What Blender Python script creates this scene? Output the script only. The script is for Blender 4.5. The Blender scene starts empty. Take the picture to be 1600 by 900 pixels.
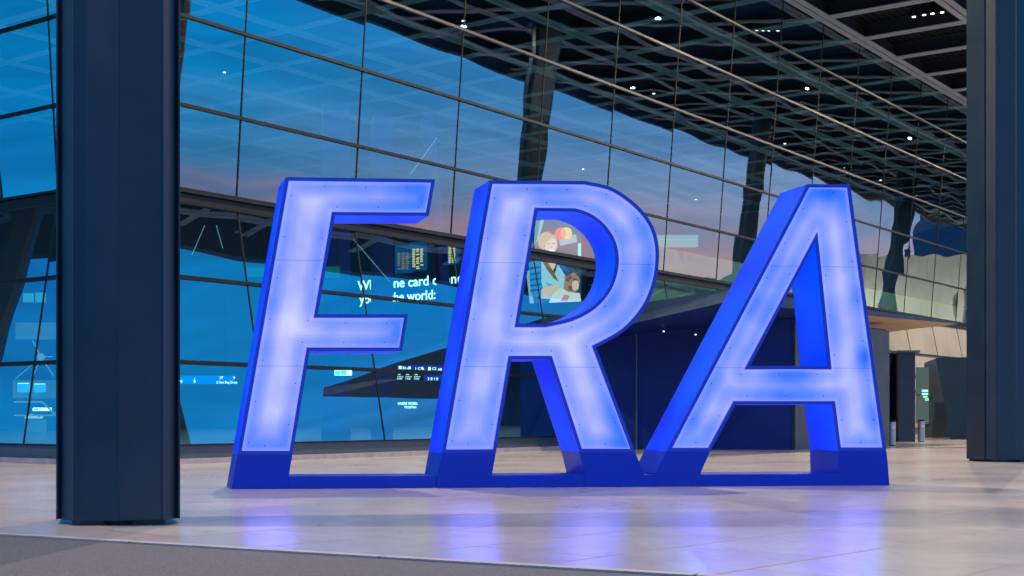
import bpy, bmesh, math, random
import numpy as np
from mathutils import Vector
from mathutils.geometry import tessellate_polygon
random.seed(7)
S = bpy.context.scene
COL = S.collection

# ------------------------------------------------------------------ camera
F, CX, HY, H = 2215.0, 377.0, 648.0, 1.1        # lens and horizon in pixels of the 1600 px wide photo
cam = bpy.data.objects.new('camera', bpy.data.cameras.new('camera'))
COL.objects.link(cam); S.camera = cam
cam.location = (0, 0, H); cam.rotation_euler = (math.radians(90), 0, 0)
cam.data.sensor_width = 36; cam.data.lens = F / 1600 * 36
cam.data.shift_x = (800 - CX) / 1600; cam.data.shift_y = (HY - 450) / 1600
cam.data.clip_start = 0.1; cam.data.clip_end = 5000

# ------------------------------------------------------------------ world, sun, exposure
def clean(nt):
    for n in list(nt.nodes): nt.nodes.remove(n)
SUN_EL, SUN_HD = math.radians(1.0), math.radians(52)
w = bpy.data.worlds.new('World'); S.world = w; w.use_nodes = True
nt = w.node_tree; clean(nt); N = nt.nodes.new; L = nt.links.new
tc = N('ShaderNodeTexCoord'); sep = N('ShaderNodeSeparateXYZ'); L(tc.outputs['Generated'], sep.inputs[0])
def math_node(nt, op, a, b=None, c=None):
    m = nt.nodes.new('ShaderNodeMath'); m.operation = op
    for i, v in enumerate((a, b, c)):
        if v is None: continue
        if isinstance(v, (int, float)): m.inputs[i].default_value = v
        else: nt.links.new(v, m.inputs[i])
    return m.outputs[0]
# clouds: long bands, drawn out near the horizon
mp = N('ShaderNodeMapping'); mp.inputs['Scale'].default_value = (2.2, 2.2, 22); L(tc.outputs['Generated'], mp.inputs[0])
cn = N('ShaderNodeTexNoise'); cn.inputs['Scale'].default_value = 1.6; cn.inputs['Detail'].default_value = 6; cn.inputs['Distortion'].default_value = .6
L(mp.outputs[0], cn.inputs['Vector'])
wob = math_node(nt, 'MULTIPLY_ADD', cn.outputs[0], .07, -.035)
west = N('ShaderNodeMapRange'); L(sep.outputs[0], west.inputs[0]); west.inputs[1].default_value = 0; west.inputs[2].default_value = -.6; west.inputs[3].default_value = 0; west.inputs[4].default_value = .13
el = math_node(nt, 'ADD', math_node(nt, 'ADD', sep.outputs[2], wob), west.outputs[0])
ramp = N('ShaderNodeValToRGB'); L(math_node(nt, 'MULTIPLY', el, 2.0), ramp.inputs[0])
cr = ramp.color_ramp
stops = [(0.0, (.95, .45, .45)), (.07, (.72, .40, .50)), (.12, (.42, .40, .66)), (.18, (.12, .53, 1.05)), (.27, (.0, .53, 1.18)), (.42, (.0, .47, 1.18)), (.62, (.0, .50, 1.15)), (1.0, (.0, .26, .9))]
while len(cr.elements) < len(stops): cr.elements.new(.5)
for e, (p, c) in zip(cr.elements, stops): e.position = p; e.color = (*c, 1)
# paler, brighter sky towards the afterglow
dx, dy = math.sin(SUN_HD), math.cos(SUN_HD)
dot = math_node(nt, 'ADD', math_node(nt, 'MULTIPLY', sep.outputs[0], dx), math_node(nt, 'MULTIPLY', sep.outputs[1], dy))
glow = N('ShaderNodeMapRange'); L(dot, glow.inputs[0]); glow.inputs[1].default_value = .84; glow.inputs[2].default_value = .97; glow.inputs[3].default_value = 0; glow.inputs[4].default_value = .95
lowf = N('ShaderNodeMapRange'); L(sep.outputs[2], lowf.inputs[0]); lowf.inputs[1].default_value = .03; lowf.inputs[2].default_value = .25; lowf.inputs[3].default_value = 1; lowf.inputs[4].default_value = 0
mixg = N('ShaderNodeMix'); mixg.data_type = 'RGBA'
ramp2 = N('ShaderNodeValToRGB'); L(math_node(nt, 'MULTIPLY', el, 4.0), ramp2.inputs[0])
st2 = [(0.0, (1.35, .58, .58)), (.18, (1.15, .62, .70)), (.3, (.75, .72, 1.05)), (.42, (.5, .72, 1.2)), (.6, (.2, .58, 1.2)), (1.0, (.01, .40, 1.15))]
while len(ramp2.color_ramp.elements) < len(st2): ramp2.color_ramp.elements.new(.5)
for e, (p, c) in zip(ramp2.color_ramp.elements, st2): e.position = p; e.color = (*c, 1)
L(glow.outputs[0], mixg.inputs['Factor']); L(ramp.outputs[0], mixg.inputs['A']); L(ramp2.outputs[0], mixg.inputs['B'])
# darker cloud streaks
cs = N('ShaderNodeMapRange'); L(cn.outputs[0], cs.inputs[0]); cs.inputs[1].default_value = .42; cs.inputs[2].default_value = .72; cs.inputs[3].default_value = 1.0; cs.inputs[4].default_value = .72
vm = N('ShaderNodeVectorMath'); vm.operation = 'SCALE'; L(mixg.outputs['Result'], vm.inputs[0]); L(cs.outputs[0], vm.inputs['Scale'])
bg = N('ShaderNodeBackground'); L(vm.outputs[0], bg.inputs[0]); bg.inputs[1].default_value = 1.42
sky = N('ShaderNodeTexSky'); sky.sky_type = 'NISHITA'; sky.sun_disc = False; sky.sun_elevation = SUN_EL; sky.sun_rotation = SUN_HD
bg2 = N('ShaderNodeBackground'); L(sky.outputs[0], bg2.inputs[0]); bg2.inputs[1].default_value = .006
ad = N('ShaderNodeAddShader'); L(bg.outputs[0], ad.inputs[0]); L(bg2.outputs[0], ad.inputs[1])
wo = N('ShaderNodeOutputWorld'); L(ad.outputs[0], wo.inputs[0])
sl = bpy.data.lights.new('sun', 'SUN'); sl.energy = .04; sl.angle = math.radians(12); sl.color = (1, .75, .65)
so = bpy.data.objects.new('sun', sl); COL.objects.link(so)
so.rotation_euler = Vector((-math.sin(SUN_HD) , -math.cos(SUN_HD), -math.tan(math.radians(3)))).to_track_quat('-Z', 'Y').to_euler()
S.view_settings.view_transform = 'Standard'; S.view_settings.look = 'None'
S.view_settings.exposure = 0; S.view_settings.gamma = 1
S.render.engine = 'CYCLES'
S.cycles.max_bounces = 10; S.cycles.transparent_max_bounces = 16; S.cycles.sample_clamp_indirect = 3

# ------------------------------------------------------------------ photo geometry
C0 = np.array([0, 0, H])
def ray(x, y): return np.array([(x - CX) / F, 1, (HY - y) / F])
def ground(x, y, z=0.0): return C0 + ray(x, y) * ((H - z) * F / (y - HY))
def at(x, y, Y): return C0 + ray(x, y) * Y
def isect(x, y, p, n): r = ray(x, y); return C0 + r * (np.dot(np.array(p) - C0, n) / np.dot(r, n))
def hd(vx): v = np.array([(vx - CX) / F, 1, 0]); return v / np.linalg.norm(v)
D1 = hd(2335); N1 = np.array([D1[1], -D1[0], 0]); B0 = ground(463, 719)
UP = np.array([0, 0, 1.0])
def W(d, n, z=0.0): return B0 + D1 * d + N1 * n + UP * z
def dn(p): p = np.array(p) - B0; return p @ D1, p @ N1
ZT = 18.28; ZF = 6.286; ZG = .42; DC = -5.83     # soffit, fold, foot of the glass, corner of the building
def off(z): return -.25 - .177 * (z - ZG) if z <= ZF else -.25 - .177 * (ZF - ZG) + .073 * (z - ZF)

# ------------------------------------------------------------------ materials
def pmat(name, col, rough=.5, metal=0, var=0.0, scale=3.0, bump=0.0, bscale=60, emis=None, es=1.0, spec=.5, detail=4):
    m = bpy.data.materials.new(name); m.use_nodes = True; t = m.node_tree
    b = t.nodes['Principled BSDF']; b.inputs['Roughness'].default_value = rough; b.inputs['Metallic'].default_value = metal
    b.inputs['Specular IOR Level'].default_value = spec; b.inputs['Base Color'].default_value = (*col, 1)
    co = t.nodes.new('ShaderNodeTexCoord')
    if var:
        n = t.nodes.new('ShaderNodeTexNoise'); n.inputs['Scale'].default_value = scale; n.inputs['Detail'].default_value = detail; t.links.new(co.outputs['Object'], n.inputs['Vector'])
        mr = t.nodes.new('ShaderNodeMapRange'); t.links.new(n.outputs[0], mr.inputs[0]); mr.inputs[1].default_value = .3; mr.inputs[2].default_value = .7; mr.inputs[3].default_value = 1 - var; mr.inputs[4].default_value = 1 + var
        v = t.nodes.new('ShaderNodeVectorMath'); v.operation = 'SCALE'; v.inputs[0].default_value = col; t.links.new(mr.outputs[0], v.inputs['Scale']); t.links.new(v.outputs[0], b.inputs['Base Color'])
        r2 = t.nodes.new('ShaderNodeMapRange'); t.links.new(n.outputs[0], r2.inputs[0]); r2.inputs[3].default_value = max(0, rough - .12); r2.inputs[4].default_value = min(1, rough + .12); t.links.new(r2.outputs[0], b.inputs['Roughness'])
    if bump:
        n = t.nodes.new('ShaderNodeTexNoise'); n.inputs['Scale'].default_value = bscale; n.inputs['Detail'].default_value = 3; t.links.new(co.outputs['Object'], n.inputs['Vector'])
        bp = t.nodes.new('ShaderNodeBump'); bp.inputs['Strength'].default_value = bump; bp.inputs['Distance'].default_value = .01; t.links.new(n.outputs[0], bp.inputs['Height']); t.links.new(bp.outputs[0], b.inputs['Normal'])
    if emis: b.inputs['Emission Color'].default_value = (*emis, 1); b.inputs['Emission Strength'].default_value = es
    return m
def emat(name, col, s=1.0):
    m = bpy.data.materials.new(name); m.use_nodes = True; t = m.node_tree; clean(t)
    e = t.nodes.new('ShaderNodeEmission'); e.inputs[0].default_value = (*col, 1); e.inputs[1].default_value = s
    o = t.nodes.new('ShaderNodeOutputMaterial'); t.links.new(e.outputs[0], o.inputs[0]); return m
def glass_mat(name='coated_glass', tint=(.55, .95, .97), refl=(.68, .90, 1.0), fac=.30):
    m = bpy.data.materials.new(name); m.use_nodes = True; t = m.node_tree; clean(t)
    tr = t.nodes.new('ShaderNodeBsdfTransparent'); tr.inputs[0].default_value = (*tint, 1)
    gl = t.nodes.new('ShaderNodeBsdfGlossy'); gl.inputs[0].default_value = (*refl, 1); gl.inputs['Roughness'].default_value = 0
    mx = t.nodes.new('ShaderNodeMixShader'); mx.inputs[0].default_value = fac
    t.links.new(tr.outputs[0], mx.inputs[1]); t.links.new(gl.outputs[0], mx.inputs[2])
    o = t.nodes.new('ShaderNodeOutputMaterial'); t.links.new(mx.outputs[0], o.inputs[0]); return m
def stone_mat():
    m = pmat('polished_stone', (.47, .43, .42), .3); t = m.node_tree; b = t.nodes['Principled BSDF']; N = t.nodes.new; L = t.links.new
    tc = N('ShaderNodeTexCoord'); mp = N('ShaderNodeMapping'); mp.inputs['Rotation'].default_value = (0, 0, math.radians(46.5 - 90)); L(tc.outputs['Object'], mp.inputs[0])
    mp.inputs['Rotation'].default_value = (0, 0, -math.radians(90 - 46.3))
    br = N('ShaderNodeTexBrick'); br.inputs['Scale'].default_value = 1; br.inputs['Brick Width'].default_value = 2.4; br.inputs['Row Height'].default_value = 1.2
    br.inputs['Mortar Size'].default_value = .016; br.inputs['Mortar Smooth'].default_value = .1; br.offset = .5
    br.inputs['Color1'].default_value = (.55, .495, .47, 1); br.inputs['Color2'].default_value = (.48, .435, .415, 1); br.inputs['Mortar'].default_value = (.13, .11, .12, 1)
    L(mp.outputs[0], br.inputs[0])
    n = N('ShaderNodeTexNoise'); n.inputs['Scale'].default_value = .9; n.inputs['Detail'].default_value = 7; n.inputs['Roughness'].default_value = .65; L(tc.outputs['Object'], n.inputs['Vector'])
    mr = N('ShaderNodeMapRange'); L(n.outputs[0], mr.inputs[0]); mr.inputs[1].default_value = .3; mr.inputs[2].default_value = .7; mr.inputs[3].default_value = .9; mr.inputs[4].default_value = 1.08
    v = N('ShaderNodeVectorMath'); v.operation = 'SCALE'; L(br.outputs[0], v.inputs[0]); L(mr.outputs[0], v.inputs['Scale']); L(v.outputs[0], b.inputs['Base Color'])
    v3 = N('ShaderNodeTexVoronoi'); v3.inputs['Scale'].default_value = 1.1; L(tc.outputs['Object'], v3.inputs['Vector'])
    nn = N('ShaderNodeTexNoise'); nn.inputs['Scale'].default_value = 5; nn.inputs['Detail'].default_value = 6; nn.inputs['Roughness'].default_value = .7; mp3 = N('ShaderNodeMapping'); mp3.inputs['Scale'].default_value = (1, .35, 1); mp3.inputs['Rotation'].default_value = (0, 0, .5); L(tc.outputs['Object'], mp3.inputs[0]); L(mp3.outputs[0], nn.inputs['Vector'])
    sc3 = N('ShaderNodeMapRange'); L(nn.outputs[0], sc3.inputs[0]); sc3.inputs[1].default_value = .55; sc3.inputs[2].default_value = .75; sc3.inputs[3].default_value = 1; sc3.inputs[4].default_value = .72
    sp3 = N('ShaderNodeMapRange'); L(v3.outputs['Distance'], sp3.inputs[0]); sp3.inputs[1].default_value = .02; sp3.inputs[2].default_value = .045; sp3.inputs[3].default_value = .55; sp3.inputs[4].default_value = 1
    vv = N('ShaderNodeVectorMath'); vv.operation = 'SCALE'; L(v.outputs[0], vv.inputs[0]); L(math_node(t, 'MULTIPLY', sc3.outputs[0], sp3.outputs[0]), vv.inputs['Scale']); L(vv.outputs[0], b.inputs['Base Color'])
    n2 = N('ShaderNodeTexNoise'); n2.inputs['Scale'].default_value = .35; n2.inputs['Detail'].default_value = 5; L(tc.outputs['Object'], n2.inputs['Vector'])
    bri = math_node(t, 'MULTIPLY', br.outputs['Fac'], .4)
    rr = N('ShaderNodeMapRange'); L(n2.outputs[0], rr.inputs[0]); rr.inputs[1].default_value = .2; rr.inputs[2].default_value = .8; rr.inputs[3].default_value = .14; rr.inputs[4].default_value = .25
    L(math_node(t, 'ADD', rr.outputs[0], bri), b.inputs['Roughness']); b.inputs['Specular IOR Level'].default_value = .6
    return m
def panel_mat():
    # perforated sheet with uneven backlight painted into its emission: 'led' carries the painted brightness of each spot
    m = bpy.data.materials.new('perforated_light_panel'); m.use_nodes = True; t = m.node_tree; clean(t); N = t.nodes.new; L = t.links.new
    tc = N('ShaderNodeTexCoord'); at_ = N('ShaderNodeAttribute'); at_.attribute_name = 'led'
    n = N('ShaderNodeTexNoise'); n.inputs['Scale'].default_value = 2.2; n.inputs['Detail'].default_value = 1.5; L(tc.outputs['Object'], n.inputs['Vector'])
    lv = math_node(t, 'ADD', at_.outputs['Fac'], math_node(t, 'MULTIPLY_ADD', n.outputs[0], .36, -.18))
    rp = N('ShaderNodeValToRGB'); L(lv, rp.inputs[0]); c = rp.color_ramp
    st = [(.0, (.0, .12, 2.3)), (.25, (.07, .22, 2.3)), (.45, (.18, .31, 2.3)), (.65, (.33, .41, 2.3)), (.85, (.53, .57, 2.3)), (1.0, (.70, .72, 2.3))]
    while len(c.elements) < len(st): c.elements.new(.5)
    for e, (p, k) in zip(c.elements, st): e.position = p; e.color = (*k, 1)
    sp = N('ShaderNodeSeparateXYZ'); L(tc.outputs['Object'], sp.inputs[0])
    k = 2 * math.pi / .036
    a = math_node(t, 'SINE', math_node(t, 'MULTIPLY', math_node(t, 'ADD', sp.outputs[0], sp.outputs[2]), k * .7071))
    b2 = math_node(t, 'SINE', math_node(t, 'MULTIPLY', math_node(t, 'SUBTRACT', sp.outputs[0], sp.outputs[2]), k * .7071))
    s = math_node(t, 'MULTIPLY_ADD', math_node(t, 'MULTIPLY', a, b2), .15, .95)
    for zz in SEAMS:
        s = math_node(t, 'MULTIPLY', s, math_node(t, 'MULTIPLY_ADD', math_node(t, 'COMPARE', sp.outputs[2], zz, .007), -.3, 1.0))
    v = N('ShaderNodeVectorMath'); v.operation = 'SCALE'; L(rp.outputs[0], v.inputs[0]); L(s, v.inputs['Scale'])
    e = N('ShaderNodeEmission'); L(v.outputs[0], e.inputs[0]); e.inputs[1].default_value = 1.0
    o = N('ShaderNodeOutputMaterial'); L(e.outputs[0], o.inputs[0]); return m
DIM = [(655, 300, 34, .5), (600, 308, 40, .2), (625, 525, 30, .4), (415, 480, 22, .25), (1008, 425, 26, .55), (1000, 360, 30, .3), (960, 470, 26, .25), (985, 690, 34, .65), (960, 640, 26, .3), (1292, 300, 42, .75), (1235, 600, 46, .55), (1190, 480, 30, .35), (1215, 430, 30, .25),  # hand-placed dimmer spots of the painted panel glow
       (1352, 560, 20, .6), (1345, 460, 18, .35), (1372, 650, 22, .4), (1080, 660, 26, .3), (740, 560, 22, .2), (755, 640, 20, .3), (845, 300, 40, .3), (440, 690, 24, .3), (395, 695, 22, .25), (1120, 600, 26, .2)]
HOT = [(505, 325, 22, .3), (430, 340, 34, .15), (450, 520, 50, .3), (470, 500, 26, .25), (430, 620, 40, .2), (820, 530, 34, .3), (905, 545, 30, .35), (825, 325, 26, .35), (745, 600, 30, .2), (870, 530, 60, .2), (925, 610, 26, .2), (1290, 360, 34, .35),  # hand-placed brighter spots of the painted panel glow
       (1300, 440, 26, .2), (1180, 580, 20, .3), (1290, 590, 26, .4), (1320, 660, 30, .35), (1320, 560, 26, .2), (975, 330, 24, .3), (985, 400, 24, .2), (770, 400, 34, .15), (735, 480, 34, .2), (1140, 640, 26, .25), (900, 660, 26, .25)]
M = dict(
    stone=stone_mat(),
    asphalt=pmat('asphalt', (.105, .105, .12), .85, var=.45, scale=55, bump=.8, bscale=90),
    dark_metal=pmat('anthracite_metal', (.012, .020, .032), .4, var=.15, scale=2, spec=.5),
    mull=pmat('mullion_metal', (.016, .02, .032), .5, var=.1, scale=1.5),
    seal=pmat('glazing_seal', (.008, .010, .013), .5, var=.1, scale=2, spec=.2),
    plinth=pmat('plinth_metal', (.055, .075, .10), .45, var=.12, scale=1.5),
    kerb=pmat('kerb_stone', (.36, .31, .31), .6, var=.15, scale=4),
    column=pmat('column_paint', (.006, .017, .036), .42, var=.25, scale=1.5, bump=.3, bscale=180, spec=.5),
    foot=pmat('column_foot_steel', (.015, .015, .018), .6, var=.2, scale=8),
    beam=pmat('beam_steel', (.37, .36, .37), .6, var=.1, scale=1.2),
    slot=pmat('beam_slot', (.02, .02, .022), .8, var=.1),
    glass=glass_mat(),
    int_wall=pmat('interior_dark_wall', (.03, .045, .09), .7, var=.2, scale=.4),
    int_floor=pmat('interior_floor', (.30, .31, .33), .35, var=.1, scale=1),
    concrete=pmat('concrete', (.33, .30, .23), .8, var=.16, scale=.35, bump=.3, bscale=20, detail=8),
    tan=pmat('timber_soffit', (.52, .35, .20), .6, var=.12, scale=1.2),
    navy=pmat('portal_cladding', (.003, .018, .15), .55, var=.15, scale=.8, bump=.2, bscale=90, spec=.2),  # blue light from the sign is put into this base colour
    slate=pmat('portal_fascia', (.014, .036, .085), .55, var=.12, scale=1.2, bump=.2, bscale=80),
    louver=pmat('louvre_metal', (.018, .045, .065), .4, var=.1, scale=2),
    bin=pmat('bin_steel', (.45, .43, .43), .35, metal=.5, var=.1, scale=5),
    white=pmat('white_plastic', (.7, .7, .7), .5, var=.08, scale=6),
    blue_build=pmat('blue_cladding', (.05, .13, .22), .6, var=.12, scale=.1),
    hill=pmat('hill_grass', (.03, .05, .03), .9, var=.3, scale=.02),
    rim=pmat('rim_blue_paint', (.002, .030, .36), .35, var=.06, scale=3, emis=(.0, .012, .30), es=.25),  # faint blue glow added to the paint, the rim is no lamp
    footblue=pmat('base_blue_paint', (.0003, .020, .34), .4, var=.07, scale=2, spec=.25, emis=(.0, .015, .28), es=.25),  # blue glow put into the paint of the unlit feet and bar
    side=None,
)

# ------------------------------------------------------------------ mesh helpers
class MB:
    def __init__(s): s.v = []; s.f = []; s.m = []
    def add(s, vs, fs, mi=0):
        k = len(s.v); s.v += [tuple(map(float, v)) for v in vs]; s.f += [tuple(i + k for i in f) for f in fs]; s.m += [mi] * len(fs); return s
    def frame_box(s, o, a, b, c, mi=0):      # corner o with edge vectors a, b, c
        o, a, b, c = map(np.array, (o, a, b, c))
        vs = [o, o + a, o + a + b, o + b, o + c, o + a + c, o + a + b + c, o + b + c]
        return s.add(vs, [(0, 3, 2, 1), (4, 5, 6, 7), (0, 1, 5, 4), (1, 2, 6, 5), (2, 3, 7, 6), (3, 0, 4, 7)], mi)
    def bar(s, p, q, wdt, hgt, up=UP, mi=0):  # box section bar from p to q
        p, q = np.array(p, float), np.array(q, float); t = q - p; t = t / np.linalg.norm(t)
        x = np.cross(t, up); x /= np.linalg.norm(x); y = np.cross(x, t)
        return s.frame_box(p - x * wdt / 2 - y * hgt / 2, x * wdt, y * hgt, q - p, mi)
    def prism(s, pts, vec, mi=0, holes=()):   # polygon (3D points, may have holes) pushed along vec
        loops = [[Vector(p) for p in pts]] + [[Vector(p) for p in h] for h in holes]
        flat = [p for l in loops for p in l]; tris = tessellate_polygon(loops); n = len(flat); vec = Vector(vec)
        s.add(flat + [p + vec for p in flat], [tuple(t) for t in tris] + [(t[2] + n, t[1] + n, t[0] + n) for t in tris], mi)
        k = len(s.v) - 2 * n; c = 0
        for l in loops:
            m_ = len(l)
            for i in range(m_):
                j = (i + 1) % m_; s.f.append((k + c + i, k + c + j, k + c + j + n, k + c + i + n)); s.m.append(mi)
            c += m_
        return s
    def sheet(s, pts, holes=(), mi=0):
        loops = [[Vector(p) for p in pts]] + [[Vector(p) for p in h] for h in holes]
        return s.add([p for l in loops for p in l], [tuple(t) for t in tessellate_polygon(loops)], mi)
    def cyl(s, p, q, r, n=16, r2=None, mi=0):
        p, q = np.array(p, float), np.array(q, float); t = (q - p) / np.linalg.norm(q - p)
        x = np.cross(t, (0, 0, 1) if abs(t[2]) < .9 else (1, 0, 0)); x /= np.linalg.norm(x); y = np.cross(t, x); r2 = r if r2 is None else r2
        a = [p + (x * math.cos(2 * math.pi * i / n) + y * math.sin(2 * math.pi * i / n)) * r for i in range(n)]
        b = [q + (x * math.cos(2 * math.pi * i / n) + y * math.sin(2 * math.pi * i / n)) * r2 for i in range(n)]
        return s.add(a + b, [tuple(range(n))[::-1], tuple(range(n, 2 * n))] + [(i, (i + 1) % n, (i + 1) % n + n, i + n) for i in range(n)], mi)
    def build(s, name, mats, parent=None, loc=None, smooth=False, bevel=0, fix=True):
        if not isinstance(mats, (list, tuple)): mats = [mats]
        o0 = np.array(root_loc(parent)) if parent else (np.array(loc, float) if loc is not None else np.zeros(3))
        me = bpy.data.meshes.new(name); me.from_pydata([tuple(np.array(v) - o0) for v in s.v], [], s.f)
        for m in mats: me.materials.append(m)
        for p, i in zip(me.polygons, s.m): p.material_index = i; p.use_smooth = smooth
        if fix:
            bm = bmesh.new(); bm.from_mesh(me); bmesh.ops.recalc_face_normals(bm, faces=bm.faces); bm.to_mesh(me); bm.free()
        o = bpy.data.objects.new(name, me); COL.objects.link(o)
        if parent: o.parent = parent
        elif loc is not None: o.location = loc
        if bevel:
            bv = o.modifiers.new('bevel', 'BEVEL'); bv.width = bevel; bv.segments = 2; bv.limit_method = 'ANGLE'
        return o
def root_loc(o):
    p = np.array(o.location)
    while o.parent: o = o.parent; p = p + np.array(o.location)
    return p
def thing(name, label, cat, loc=(0, 0, 0), group=None):
    o = bpy.data.objects.new(name, None); COL.objects.link(o); o.location = tuple(map(float, loc)); o.empty_display_size = .3
    return tag(o, label, cat, group)
def tag(o, label, cat, group=None):
    o['label'] = label; o['category'] = cat
    if group: o['group'] = group
    return o
def struct(o): o['kind'] = 'structure'; return o
def text_mesh(body, size, origin, xdir, ydir, mat, name='lettering', parent=None, align='LEFT', sx=1.0, bold=0.0, width=None):
    cu = bpy.data.curves.new('t', 'FONT'); cu.body = body; cu.size = 1; cu.align_x = align; cu.extrude = .006; cu.offset = bold
    to = bpy.data.objects.new('t', cu); COL.objects.link(to)
    bpy.context.view_layer.update(); dg = bpy.context.evaluated_depsgraph_get()
    me = bpy.data.meshes.new_from_object(to.evaluated_get(dg)); COL.objects.unlink(to); bpy.data.objects.remove(to)
    x, y = np.array(xdir, float), np.array(ydir, float); z = np.cross(x, y)
    if width: sx = width / (size * max(v.co.x for v in me.vertices))
    b = MB(); b.v = [tuple(np.array(origin) + x * v.co.x * size * sx + y * v.co.y * size + z * v.co.z) for v in me.vertices]
    b.f = [tuple(p.vertices) for p in me.polygons]; b.m = [0] * len(b.f)
    return b.build(name, mat, parent, fix=False)

# ------------------------------------------------------------------ ground
e0, e1 = ground(0, 832.5), ground(1000, 891); ed = (e1 - e0) / np.linalg.norm(e1 - e0); en = np.array([-ed[1], ed[0], 0])
if en[1] < 0: en = -en
g = MB().add([(-900, -300, -.012), (1500, -300, -.012), (1500, 1500, -.012), (-900, 1500, -.012)], [(0, 1, 2, 3)])
struct(g.build('road', M['asphalt']))
p = [e0 - ed * 60, e1 + ed * 160]; g = MB().prism([(*p[0][:2], -.005), (*p[1][:2], -.005), *[tuple(q) for q in (p[1] + en * 220 - UP * .005, p[0] + en * 220 - UP * .005)]], (0, 0, .005))
struct(g.build('pavement', M['stone']))
g = MB()
for a in np.arange(-20, 60, 2.4):
    g.frame_box(e0 + ed * a - en * .14 - UP * .01, ed * 2.388, en * .134, UP * .014)
struct(g.build('kerb', M['kerb']))
# a drain channel in front of the far doors
g = MB().bar(ground(1385, 700.3) + UP * .003, ground(1560, 699.2) + UP * .003, .28, .006); tag(g.build('drain_channel', M['seal']), 'dark slotted drain line across the floor by the far bins', 'drain')

# ------------------------------------------------------------------ roof: one ceiling plane inside and outside
NE, NB, DL, DR = 24.3, -46.0, DC - 24.3, 150.0
roof = thing('canopy_roof', 'black canopy ceiling with grid of grey double beams over the plaza', 'roof', W(DL, NE, ZT))
def ceiling_mat():
    m = pmat('black_ceiling', (.006, .006, .007), .8); t = m.node_tree; b = t.nodes['Principled BSDF']; N = t.nodes.new; L = t.links.new
    tc = N('ShaderNodeTexCoord'); mp = N('ShaderNodeMapping'); mp.inputs['Rotation'].default_value = (0, 0, -math.atan2(D1[1], D1[0])); L(tc.outputs['Object'], mp.inputs[0])
    br = N('ShaderNodeTexBrick'); br.offset = 0; br.inputs['Scale'].default_value = 1; br.inputs['Brick Width'].default_value = .775; br.inputs['Row Height'].default_value = .31
    br.inputs['Mortar Size'].default_value = .012; br.inputs['Color1'].default_value = (.006, .006, .008, 1); br.inputs['Color2'].default_value = (.012, .012, .014, 1); br.inputs['Mortar'].default_value = (.09, .09, .09, 1)
    L(mp.outputs[0], br.inputs[0]); L(br.outputs[0], b.inputs['Base Color']); b.inputs['Specular IOR Level'].default_value = .1; return m
CM = ceiling_mat()
MB().prism([W(DL, -.4, ZT + .75), W(DR, -.4, ZT + .75), W(DR, NE, ZT + .75), W(DL, NE, ZT + .75)], (0, 0, .9)).build('ceiling_panel', CM, roof)
MB().prism([W(DL, NB, ZT + .75), W(DR, NB, ZT + .75), W(DR, -.41, ZT + .75), W(DL, -.41, ZT + .75)], (0, 0, .9)).build('ceiling_panel', pmat('navy_ceiling', (.004, .014, .075), .8, var=.3, scale=.3), roof)  # blue sheen of the glass put into the inner ceiling colour
def beam(a, b):
    g = MB(); a, b = np.array(a), np.array(b); t = (b - a) / np.linalg.norm(b - a); x = np.cross(t, UP)
    for s in (-1, 1): g.frame_box(a + x * (s * .165 - .13), x * .26, UP * .05, b - a)
    g.frame_box(a - x * .09 + UP * .06, x * .18, UP * .6, b - a, 1)
    return g.build('beam', [M['beam'], M['slot']], roof)
G = 4.65
ncs = [-.05 + G * k for k in range(-9, 5)]; dcs = [36.3 + G * k for k in range(-13, 25) if DL + 4 < 36.3 + G * k < DR - 1]
for n in ncs: beam(W(DL + 4.5, n, ZT), W(DR, n, ZT))
for d in dcs: beam(W(d, NB, ZT + .012), W(d, 20.2, ZT + .012))
g = MB(); g.frame_box(W(DL, NE - .5, ZT + .72), D1 * (DR - DL), N1 * .5, UP * 1.3); g.build('fascia', M['plinth'], roof)
g = MB(); g.frame_box(W(DL, NB, ZT + .72), D1 * .5, N1 * (NE - .51 - NB), UP * 1.3); g.build('fascia', M['plinth'], roof)

# ------------------------------------------------------------------ columns
def column(c, label, rot=math.radians(-5), first=[]):
    if first:
        src = first[0]; r = src.copy(); COL.objects.link(r); r.location = tuple(c); r['label'] = label
        for ch in src.children:
            k = ch.copy(); COL.objects.link(k); k.parent = r
        return r
    r = thing('steel_column', label, 'column', (0, 0, 0), 'canopy columns'); c = np.array(c)
    fx = np.array([math.cos(rot), -math.sin(rot), 0]); fy = np.array([math.sin(rot), math.cos(rot), 0])   # fx right, fy away
    half = [(0, -.012), (.006, -.004), (.014, .006), (.43, .085), (.436, .074), (.450, .080), (.452, .096), (.59, .30), (.60, .26), (.622, .26), (.622, .95), (.60, .95), (.59, .91), (.455, 1.155), (.022, 1.20)]
    half[-1] = (.022, 1.19)
    prof = half + [(-a, b) for a, b in reversed(half) if a > 0]
    prof = [fx * a + fy * (b - .0) for a, b in prof]
    MB().prism([p + UP * .05 for p in prof], (0, 0, ZT - .05)).build('shaft', M['column'], r, bevel=.006)
    g = MB()
    for s in (-1, 1):
        g.frame_box(fx * (s * .3 - .16) + fy * .10, fx * .32, fy * 1.0, UP * .05)
    g.frame_box(fx * -.44 + fy * .2, fx * .88, fy * .8, UP * .05 - UP * .004)
    g.build('foot', M['foot'], r)
    MB().frame_box(fx * -.8 + fy * -.2 + UP * (ZT - .12), fx * 1.6, fy * 1.6, UP * .14).build('head_plate', M['dark_metal'], r)
    for s in (-1, 1):
        pass
    r.location = tuple(c); first.append(r); return r
column(ground(185, 822), 'tall dark blue steel column in the left foreground')
column(ground(1588, 722) , 'dark steel column at the right edge of the photo')
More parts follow.
